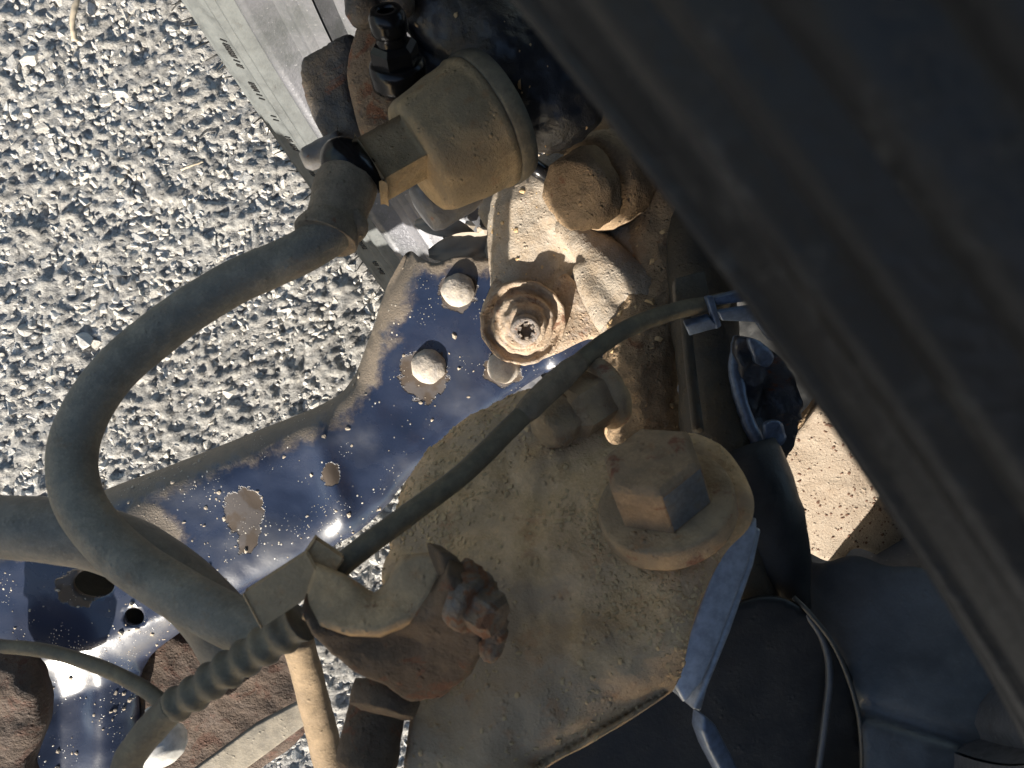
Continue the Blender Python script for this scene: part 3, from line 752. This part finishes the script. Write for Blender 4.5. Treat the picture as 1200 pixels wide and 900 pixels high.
# ------------------------------------------------------------------ strut: clamp bracket, tube, bolts
BR = Plane(700, 620, .243, -.22, -.52)
def strut():
    t = thing('strut', P(760, 520, .28), 'dust caked strut clamp bracket with an edge coloured with blue grey sky light', 'strut')
    ol = [(622, 442), (584, 454), (544, 476), (506, 506), (474, 542), (454, 582), (446, 640), (450, 700), (468, 770), (480, 830), (478, 960), (585, 960), (622, 905), (700, 860), (765, 818), (796, 786), (812, 728), (832, 676), (852, 642),
          (880, 612), (882, 575), (862, 535), (822, 508), (770, 508), (722, 520), (706, 498), (712, 470), (706, 452), (680, 440)]
    g = lambda x, y, cx, cy, sx, sy: np.exp(-(((x - cx) / sx) ** 2 + ((y - cy) / sy) ** 2))
    def relief(x, y, D):
        left = dist_to(x, y, np.array([(622, 442), (584, 454), (544, 476), (506, 506), (474, 542), (454, 582), (446, 640)], float), [1, 1, 1, 1, 1, 1, 0])
        low = dist_to(x, y, np.array([(622, 893), (700, 848), (804, 790)], float), [1, 1, 0])
        h = -.009 * (1 - np.sqrt(np.clip(1 - (1 - np.clip(left / 44, 0, 1)) ** 2, 0, 1)))
        h += -.016 * (1 - np.sqrt(np.clip(1 - (1 - np.clip(low / 70, 0, 1)) ** 2, 0, 1)))
        h += -.004 * g(x, y, 640, 720, 60, 40) + .003 * g(x, y, 600, 640, 90, 60) - .0015 * np.clip(1 - D / 8, 0, 1) + .0018 * g(x, y, 700, 760, 80, 40)
        return h
    geo, A, top = sheet(ol, BR, .005, 6, relief, nz=.0026, ns=60)
    pl = obj('clamp_plate', geo, M['bracket'], t)
    tri = (top[0], top[1])
    obj('dirt_crumbs', join(crumbs(tri, 5200, .00012, .0010, 41, lambda c: np.array([max(.02, .3 + 1.6 * fbm(q, 45, 3)) for q in c])), crumbs(tri, 90, .0006, .0013, 42)), M['crumb'], pl, smooth=False, kind='stuff')
    # flange along the right edge, sky's blue light put into its colour: two layers with a groove between
    E1 = Plane(845, 720, .232, .75, .05); 
    obj('edge_flange', prism([(888, 606), (850, 640), (830, 682), (808, 740), (788, 800), (802, 826), (824, 800), (848, 742), (874, 672), (888, 630)], Plane(845, 720, .236, .10, .0), .018, .0012), M['skylit_edge'], t, smooth='auto')
    obj('back_flange', prism([(893, 620), (884, 662), (856, 742), (830, 806), (822, 835), (812, 832), (828, 792), (852, 728), (876, 664), (886, 618)], Plane(850, 720, .242, .25, .0), .02, .001), M['skylit_edge'], t, smooth='auto')
    obj('bright_gusset', prism([(826, 838), (840, 850), (858, 884), (872, 915), (850, 915), (832, 880), (824, 858)], Plane(845, 870, .235, .5, .1), .006, .0012), M['clip_steel'], t, smooth='auto')
    # strut tube
    obj('strut_tube', tube(np.array([P(q[0], q[1], q[2]) for q in crom([(812, 250, .37), (820, 330, .352), (830, 420, .335), (842, 520, .318), (858, 620, .310), (872, 700, .308)], 8)]), [.0140] * 41, seg=40, noise_amp=.0012, ns=60), M['strut_tube'], t)
    obj('tube_seam', ptube([(800, 330, .322), (808, 420, .306), (818, 505, .29)], .0022, 6, seg=10), M['strut_tube'], t)
    obj('inner_cone', lathe(P(892, 610, .31), DV(.30, .95, .1), fine([(.016, -.03), (.017, .0), (.013, .02), (.007, .036), (.002, .041)], .004), seg=36, noise_amp=.001, ns=60), M['black'], t)
M['strut_tube'] = dirty('dusty_strut_tube', (.022, .022, .021), (.105, .082, .052), .45, .5, 0, RUST, .1, 35, .0005, .3, soft=.3)
strut()

def clamp_bolt():
    ax = DV(-.34, -.76, .56); c = P(776, 580, .230); s = .222 / F
    t = thing('clamp_bolt', c, 'large dusty hex bolt with a thick round washer and rusty corner on the strut bracket', 'bolt', 'bolts of the strut bracket')
    obj('washer', lathe(c - ax * .004, ax, fine([(80 * s, -.0062), (84 * s, -.0052), (85 * s, 0), (84 * s, .0016), (81 * s, .0024), (60 * s, .003), (30 * s, .003)], .0015), seg=64, noise_amp=.0003, ns=70), M['bolt'], t)
    hd = hexnut(c - ax * .001, ax, 61 * s, .0165, .0012, .62)
    bm = bmesh.new(); vs = [bm.verts.new(Vector(v)) for v in hd[0]]
    for f in hd[1]: bm.faces.new([vs[i] for i in f])
    bmesh.ops.bevel(bm, geom=list(bm.edges), offset=.0005, segments=2, affect='EDGES', profile=.5); bm.verts.index_update()
    hd = (np.array([v.co[:] for v in bm.verts]), [[v.index for v in f.verts] for f in bm.faces]); bm.free()
    ho = obj('hex_head', hd, M['bolt_head'], t, smooth='auto'); ho.data.materials.append(M['bare_steel'])
    big = [p for p in ho.data.polygons if p.area > 4e-5 and abs(Vector(ax).dot(p.normal)) < .3]
    max(big, key=lambda p: p.normal.dot(Vector(DV(.85, .5, .3)))).material_index = 1
    ax = DV(-.80, .48, .42); c = P(690, 470, .262); s = .262 / F
    t = thing('clamp_bolt', c, 'dusty nut and rough stud end at the upper edge of the bracket behind the cable', 'bolt', 'bolts of the strut bracket')
    obj('nut', hexnut(c - ax * .004, ax, 38 * s, .014, .0016, .1), M['bolt'], t, smooth='auto')
    obj('nut_flange', lathe(c - ax * .006, ax, [(44 * s, -.002), (46 * s, 0), (44 * s, .0025), (30 * s, .003)], seg=32, noise_amp=.0008), M['bolt'], t)
    obj('stud_end', lathe(c + ax * .009, ax, fine([(27 * s, 0), (27 * s, .0085), (24 * s, .011), (10 * s, .0125)], .001), seg=28, noise_amp=.0012, ns=220), M['bolt'], t)
clamp_bolt()

# ------------------------------------------------------------------ hose bracket in the foreground
def hose_bracket():
    t = thing('hose_bracket', P(440, 740, .20), 'brown dusty folded bracket with rusty screw holding hose and cable', 'bracket')
    obj('saddle', sheet([(352, 724), (358, 690), (367, 657), (400, 670), (433, 689), (452, 674), (470, 648), (513, 645), (519, 668), (506, 704), (476, 728), (440, 742), (404, 741), (376, 733)], Plane(440, 700, .190, -.12, -.55), .0035, 4,
                        lambda x, y, D: -.0035 * np.exp(-(((x - 437) / 20) ** 2 + ((y - 682) / 22) ** 2)) - .0012 * np.clip(1 - D / 6, 0, 1), nz=.0003, ns=160, smooth=False)[0], M['saddle'], t)
    obj('lower_web', sheet([(350, 724), (376, 738), (404, 746), (440, 748), (478, 733), (508, 708), (524, 680), (544, 690), (562, 722), (572, 760), (552, 796), (516, 826), (480, 831), (452, 812), (412, 794), (386, 776), (362, 752)], Plane(450, 770, .192, .0, .55), .006, 5,
                           lambda x, y, D: -.0035 * np.exp(-(((x - 440) / 60) ** 2 + ((y - 755) / 18) ** 2)) - .002 * np.clip(1 - D / 8, 0, 1), nz=.0006, ns=150, smooth=False)[0], M['web'], t)
    obj('right_cheek', prism([(513, 645), (534, 650), (556, 678), (574, 716), (566, 752), (546, 720), (524, 690)], Plane(540, 695, .188, .45, .05), .010, .0012), M['web'], t, smooth='auto')
    obj('side_tab', box(P(335, 688, .196), DV(.84, -.54, -.15), DV(.54, .84, .2), DV(.1, .1, 1), .0175, .0085, .0035, .0005), M['saddle'], t, smooth='auto')
    obj('hook_tab', box(P(379, 652, .200), DV(.84, .54, .1), DV(-.54, .84, .2), DV(.1, .1, 1), .0085, .0045, .0030, .0005), M['saddle'], t, smooth='auto')
    ax = DV(.80, .35, .50); c = P(553, 706, .187); s = .185 / F
    sc = obj('screw', lathe(c, ax, fine([(36 * s, -.003), (37 * s, .0), (36 * s, .0015), (26 * s, .002)], .0012), seg=34, noise_amp=.0006, ns=180), M['screw'], t)
    obj('hex_nut', hexnut(c + ax * .001, ax, 29 * s, .0072, .0009, .3), M['screw'], sc, smooth='auto')
    obj('torn_lug', cast([chain([(548, 668, .189, 12), (566, 686, .1885, 14), (578, 712, .188, 13), (584, 742, .189, 13), (572, 764, .190, 12)]), chain([(540, 690, .186, 10), (556, 700, .185, 12)])], .0007, 2, .0009, 190, .0006), M['screw'], sc)
    obj('washer', lathe(P(452, 818, .212), DV(-.2, .85, .5), fine([(44 * s, -.003), (46 * s, 0), (44 * s, .0035), (20 * s, .004)], .002), seg=34, noise_amp=.0008), M['web'], t)
    obj('spacer', lathe(P(440, 842, .225), DV(-.15, .9, .35), fine([(36 * s, -.008), (42 * s, .004), (44 * s, .012), (36 * s, .0135)], .002), seg=34, noise_amp=.0006), M['web'], t)
M['saddle'] = dirty('pale_brown_dusty_steel', (.13, .10, .07), (.50, .335, .18), .84, .6, 0, RUST, .25, 60, .0003, .2, patch=.7)
M['web'] = dirty('shaded_rusty_steel', (.10, .065, .04), (.125, .082, .048), .6, .65, 0, RUST, .45, 60, .0004, .2)  # rusty brown darkened, shade under the fold put into the colour
M['screw'] = dirty('rusty_screw', (.13, .13, .13), (.19, .13, .08), .62, .5, .4, (.26, .09, .03), .55, 110, .0004, .1)
hose_bracket()

# ------------------------------------------------------------------ cables
def sensor_cable():
    t = thing('sensor_cable', P(600, 500, .24), 'thin black sensor cable running diagonally across the strut bracket', 'cable')
    path = [(850, 352, .292), (828, 357, .288), (782, 367, .280), (724, 391, .268), (664, 437, .252), (602, 497, .236), (540, 557, .222), (470, 609, .211), (410, 654, .204), (374, 690, .201)]
    obj('cable', ptube(path, .0031, 12, seg=18, noise_amp=.00012, ns=120), M['rubber'], t)
    obj('cable_sleeve', ptube([(680, 424, .2545, .0032), (664, 437, .251, .0039), (640, 459, .245, .0040), (622, 477, .240, .0038), (612, 487, .2385, .0032)], None, 6, seg=18, noise_amp=.0002, ns=120), M['sleeve'], t)
sensor_cable()
def corrugated():
    t = thing('corrugated_grommet', P(260, 790, .21), 'ribbed black rubber grommet on the wiring beside the hose end', 'grommet')
    c = crom([(352, 728, .205), (318, 752, .206), (272, 782, .208), (228, 812, .210), (196, 832, .212)], 22); pts = np.array([P(*q) for q in c])
    L = np.r_[0, np.cumsum(np.linalg.norm(np.diff(pts, axis=0), axis=1))]; per = 27 * .208 / F
    w = .5 + .5 * np.cos(L / per * 2 * math.pi); rad = (20.5 + 4.6 * w - 4 * L / L[-1]) * .208 / F
    obj('ribbed_sleeve', tube(pts, rad, seg=28, noise_amp=.0003, ns=150), M['rubber'], t)
    obj('tail', ptube([(205, 826, .211, .0040), (186, 845, .213, .0042), (163, 872, .215, .0042), (149, 896, .217, .0042), (146, 930, .22, .0042)], None, 8, seg=20, noise_amp=.0002), M['rubber'], t)
    obj('wire', ptube([(-60, 752, .245), (0, 757, .24), (60, 764, .235), (120, 783, .228), (170, 808, .220), (200, 832, .214)], .0021, 8, seg=14, noise_amp=.0001), M['rubber'], t)
corrugated()
def clip():
    ax = DV(.45, .75, .45); c = P(188, 872, .335); s = .335 / F
    t = thing('push_clip', c, 'round white plastic push clip under the rubber tail of the wiring', 'clip')
    obj('dome', lathe(c, ax, fine([(8 * s, -.006), (28 * s, -.004), (31 * s, -.001), (29 * s, .003), (22 * s, .0065), (12 * s, .0085), (2 * s, .009)], .001), seg=36), M['white'], t)
    obj('stem', lathe(c - ax * .016, ax, [(7 * s, 0), (7 * s, .012)], seg=14), M['white'], t)
clip()

def bar():
    t = obj('anti_roll_bar', ptube([(-120, 618, .255), (0, 618, .254), (66, 622, .253), (135, 638, .252), (200, 676, .251), (250, 722, .250), (282, 772, .249)], .0102, 12, seg=32, noise_amp=.0004, ns=60), M['bar'])
    props(t, 'thick dusty grey black bar passing behind the brake hose', 'bar')
bar()
def link_rod():
    t = thing('link_rod', P(378, 860, .32), 'beige dusty rod standing behind the hose bracket', 'rod')
    obj('rod', ptube([(348, 745, .305, .0060), (362, 800, .318, .0062), (376, 855, .33, .0064), (392, 920, .342, .0066), (405, 980, .35, .0066)], None, 8, seg=24, noise_amp=.0004, ns=90), M['rod'], t)
    obj('clamp_edge', ptube([(366, 770, .318), (380, 830, .33), (398, 900, .342)], .0016, 6, seg=8), M['grey_metal'], t)
link_rod()

def subframe():
    t = thing('subframe', P(230, 840, .44), 'flaky rusty subframe steel in the lower corner behind the wiring', 'subframe')
    obj('rusty_plate', sheet([(120, 760), (220, 738), (300, 715), (352, 760), (362, 850), (300, 905), (240, 940), (120, 940)], Plane(240, 830, .455, .05, .15), .004, 6,
                             lambda x, y, D: .004 * np.sin(x * .04 + y * .03) - .004 * np.clip(1 - D / 14, 0, 1), nz=.0018, ns=90)[0], M['rust'], t)
    obj('rusty_mount', sheet([(-60, 780), (10, 775), (40, 800), (46, 850), (28, 905), (30, 940), (-60, 940)], Plane(0, 860, .385, .1, .1), .006, 6,
                             lambda x, y, D: -.008 * (1 - np.sqrt(np.clip(1 - (1 - np.clip(D / 26, 0, 1)) ** 2, 0, 1))), nz=.0018, ns=80)[0], M['rust'], t)
    obj('cross_strap', prism([(380, 808), (388, 828), (250, 930), (210, 960), (190, 930), (300, 850)], Plane(300, 870, .43, .1, .2), .004, .001), M['bar'], t, smooth='auto')
subframe()

def cable_clip():
    CL = Plane(840, 360, .288, .05, .2)
    t = thing('cable_clip', P(840, 362, .29), 'small folded metal clip holding the sensor cable next to the tyre', 'cable clip')
    obj('upper_block', prism([(790, 326), (826, 316), (832, 350), (792, 362)], Plane(810, 340, .292, -.1, -.2), .008, .0008), M['strut_tube'], t, smooth='auto')
    obj('lower_lip', prism([(803, 382), (832, 374), (844, 384), (808, 394)], Plane(822, 382, .284, .1, .75), .004, .0005), M['clip_steel'], t, smooth='auto')
    obj('band', prism([(828, 348), (836, 346), (846, 382), (840, 386)], Plane(836, 366, .283, .2, .2), .003, .0005), M['clip_steel'], t, smooth='auto')
    obj('upper_strap', prism([(836, 350), (866, 342), (882, 346), (880, 353), (840, 358)], Plane(860, 350, .285, .1, .5), .003, .0005), M['clip_steel'], t, smooth='auto')
    obj('lower_strap', prism([(842, 366), (880, 360), (896, 372), (912, 396), (902, 400), (886, 378), (846, 376)], Plane(870, 370, .284, .2, .5), .003, .0005), M['clip_steel'], t, smooth='auto')
cable_clip()
def jagged():
    t = thing('chipped_bracket', P(890, 480, .33), 'dark curved bracket with chipped bluish paint behind the strut', 'bracket')
    obj('plate', sheet([(866, 402), (886, 398), (906, 412), (926, 436), (940, 470), (936, 500), (922, 530), (914, 556), (898, 545), (884, 510), (872, 460)], Plane(900, 475, .318, .35, .35), .003, 5,
                       lambda x, y, D: -.005 * np.exp(-(((x - 906) / 16) ** 2 + ((y - 468) / 42) ** 2)), nz=.004, ns=110)[0], M['blue_bracket'], t)
    obj('rolled_edge', ptube([(866, 396, .316), (862, 430, .313), (870, 475, .310), (888, 518, .307), (910, 554, .305)], .0028, 8, seg=12, noise_amp=.0006, ns=200), M['clip_steel'], t)
    obj('upper_tongue', sheet([(880, 398), (896, 404), (908, 420), (900, 430), (886, 424)], Plane(892, 414, .305, .5, .4), .002, 4, nz=.001, ns=200)[0], M['clip_steel'], t)
    obj('lower_tongue', sheet([(898, 500), (914, 494), (922, 512), (912, 524), (900, 520)], Plane(908, 510, .303, .5, .4), .002, 4, nz=.001, ns=200)[0], M['clip_steel'], t)
jagged()
def shield():
    t = thing('dust_shield', P(1000, 590, .38), 'pale sunlit dust shield with dark specks between strut and tyre', 'dust shield')
    geo, A, top = sheet([(905, 545), (940, 505), (975, 462), (1030, 470), (1090, 560), (1130, 690), (1085, 668), (1040, 660), (1004, 645), (985, 658), (956, 652), (926, 630), (912, 602)], Plane(1000, 580, .375, -.1, .55), .003, 6,
          lambda x, y, D: -.010 * ((x - 960) / 120) ** 2, nz=.0012, ns=50)
    obj('shield_plate', geo, M['shield'], t)
    obj('dark_specks', crumbs((top[0], top[1]), 700, .0002, .0010, 51), M['speck'], t, smooth=False, kind='stuff')
    obj('upper_lip', sheet([(930, 510), (948, 482), (972, 462), (985, 470), (964, 500), (944, 520)], Plane(955, 492, .365, .2, .4), .004, 5, nz=.003, ns=120)[0], M['knuckle_dark'], t)
M['speck'] = flat('rust_specks', (.12, .06, .035))
shield()
def backing():
    t = thing('corner_backing', P(1050, 780, .32), 'added curved dark dusty liner in the lower corner below the dust shield', 'backing')
    obj('rim_cover_panel', sheet([(905, 610), (925, 632), (956, 655), (1000, 648), (1040, 662), (1090, 670), (1160, 730), (1260, 900), (1260, 990), (1000, 990), (1012, 900), (1004, 820), (975, 756), (942, 716), (918, 690), (895, 650)], Plane(1000, 700, .300, -.5, -.5), .003, 8,
          lambda x, y, D: -.008 * ((x - 1050 + (y - 780) * .5) / 160) ** 2 - .004 * np.exp(-((y - 830 - (x - 1010) * .32) / 9) ** 2), nz=.0003, ns=40)[0], M['backing'], t)  # added panel that hides the bright rim barrel and keeps this corner dark
    obj('edge_bead', ptube([(930, 700, .290), (948, 718, .286), (978, 758, .284), (1002, 820, .283), (1010, 880, .283), (1008, 960, .283)], .0009, 8, seg=10), M['dark'], t)
    obj('inner_rib', ptube([(942, 716, .288, .0008), (964, 750, .286, .0012), (972, 790, .285, .0014), (966, 850, .285, .0013), (955, 930, .285, .0012)], None, 8, seg=12), M['backing'], t)
    obj('black_fill_panel', sheet([(560, 870), (640, 840), (740, 800), (800, 745), (850, 715), (900, 700), (938, 712), (975, 750), (1000, 800), (1006, 860), (1004, 990), (560, 990)], Plane(900, 830, .288, .05, .05), .003, 9, None)[0], M['black'], t)  # black sheet added where gaps would show lit ground and rim
M['backing'] = dirty('dusty_dark_backing', (.05, .053, .060), (.15, .16, .18), .42, .32, 0, None, 0, 22, .0002, .2, soft=.22, dust2=(.13, .135, .145), patch=.5)
backing()

# ------------------------------------------------------------------ the car's unseen front end, over and beside the camera: shaped to keep the upper parts in shade
def car():
    t = thing('car_body', (0, -.75, .5), 'black front end of the car above and beside the wheel arch', 'car')
    def shell(name, rows, mat, off):
        """rows of points -> a sheet with real thickness"""
        A = np.array(rows, float); n, m = A.shape[:2]; V = np.vstack([A.reshape(-1, 3), (A + np.array(off)).reshape(-1, 3)]); o2 = n * m
        Fc = [(i * m + j, (i + 1) * m + j, (i + 1) * m + j + 1, i * m + j + 1) for i in range(n - 1) for j in range(m - 1)]
        Fc += [tuple(a + o2 for a in f[::-1]) for f in Fc]
        rim_ = [i * m for i in range(n)] + [(n - 1) * m + j for j in range(1, m)] + [i * m + m - 1 for i in range(n - 2, -1, -1)] + [j for j in range(m - 2, 0, -1)]
        Fc += [(rim_[(k + 1) % len(rim_)], rim_[k], rim_[k] + o2, rim_[(k + 1) % len(rim_)] + o2) for k in range(len(rim_))]
        obj(name, (V, Fc), mat, t)
    E = -.72; zb = SHADE_Z + math.tan(SUN_ELEV) / math.cos(SUN_SIDE) * -E
    prof = [(0, 0), (-.05, .05), (-.07, .16), (-.03, .28), (.08, .37)]
    xs = np.linspace(-1.5, 1.3, 20)
    shell('bumper', [[(x, E + a, zb + b) for a, b in prof] for x in xs], M['body'], (0, .014, .004))
    ze = zb + .37
    shell('bonnet', [[(x, E + .10 + y, ze + .05 * math.sin((x + .4) * 1.6) + .06 * y) for y in np.linspace(0, 1.7, 12)] for x in np.linspace(BONNET_X, 1.3, 12)], M['body'], (0, 0, .012))
    rows = []
    for k in np.linspace(math.radians(-12), math.radians(196), 40):
        rows.append([wp(r, o, k) for r, o in ((.330, .02), (.350, .05), (.360, .10), (.364, .16), (.362, .25))])
    shell('arch_liner', rows, M['dark'], (0, 0, .004))
    rows = []
    for k in np.linspace(math.radians(0), math.radians(180), 40):
        rows.append([wp(r, o, k) for r, o in ((.362, .252), (.372, .262), (.44, .285), (.60, .28), (.66, .22))])
    shell('fender', rows, M['body'], (WN[0] * .006, WN[1] * .006, 0))
car()
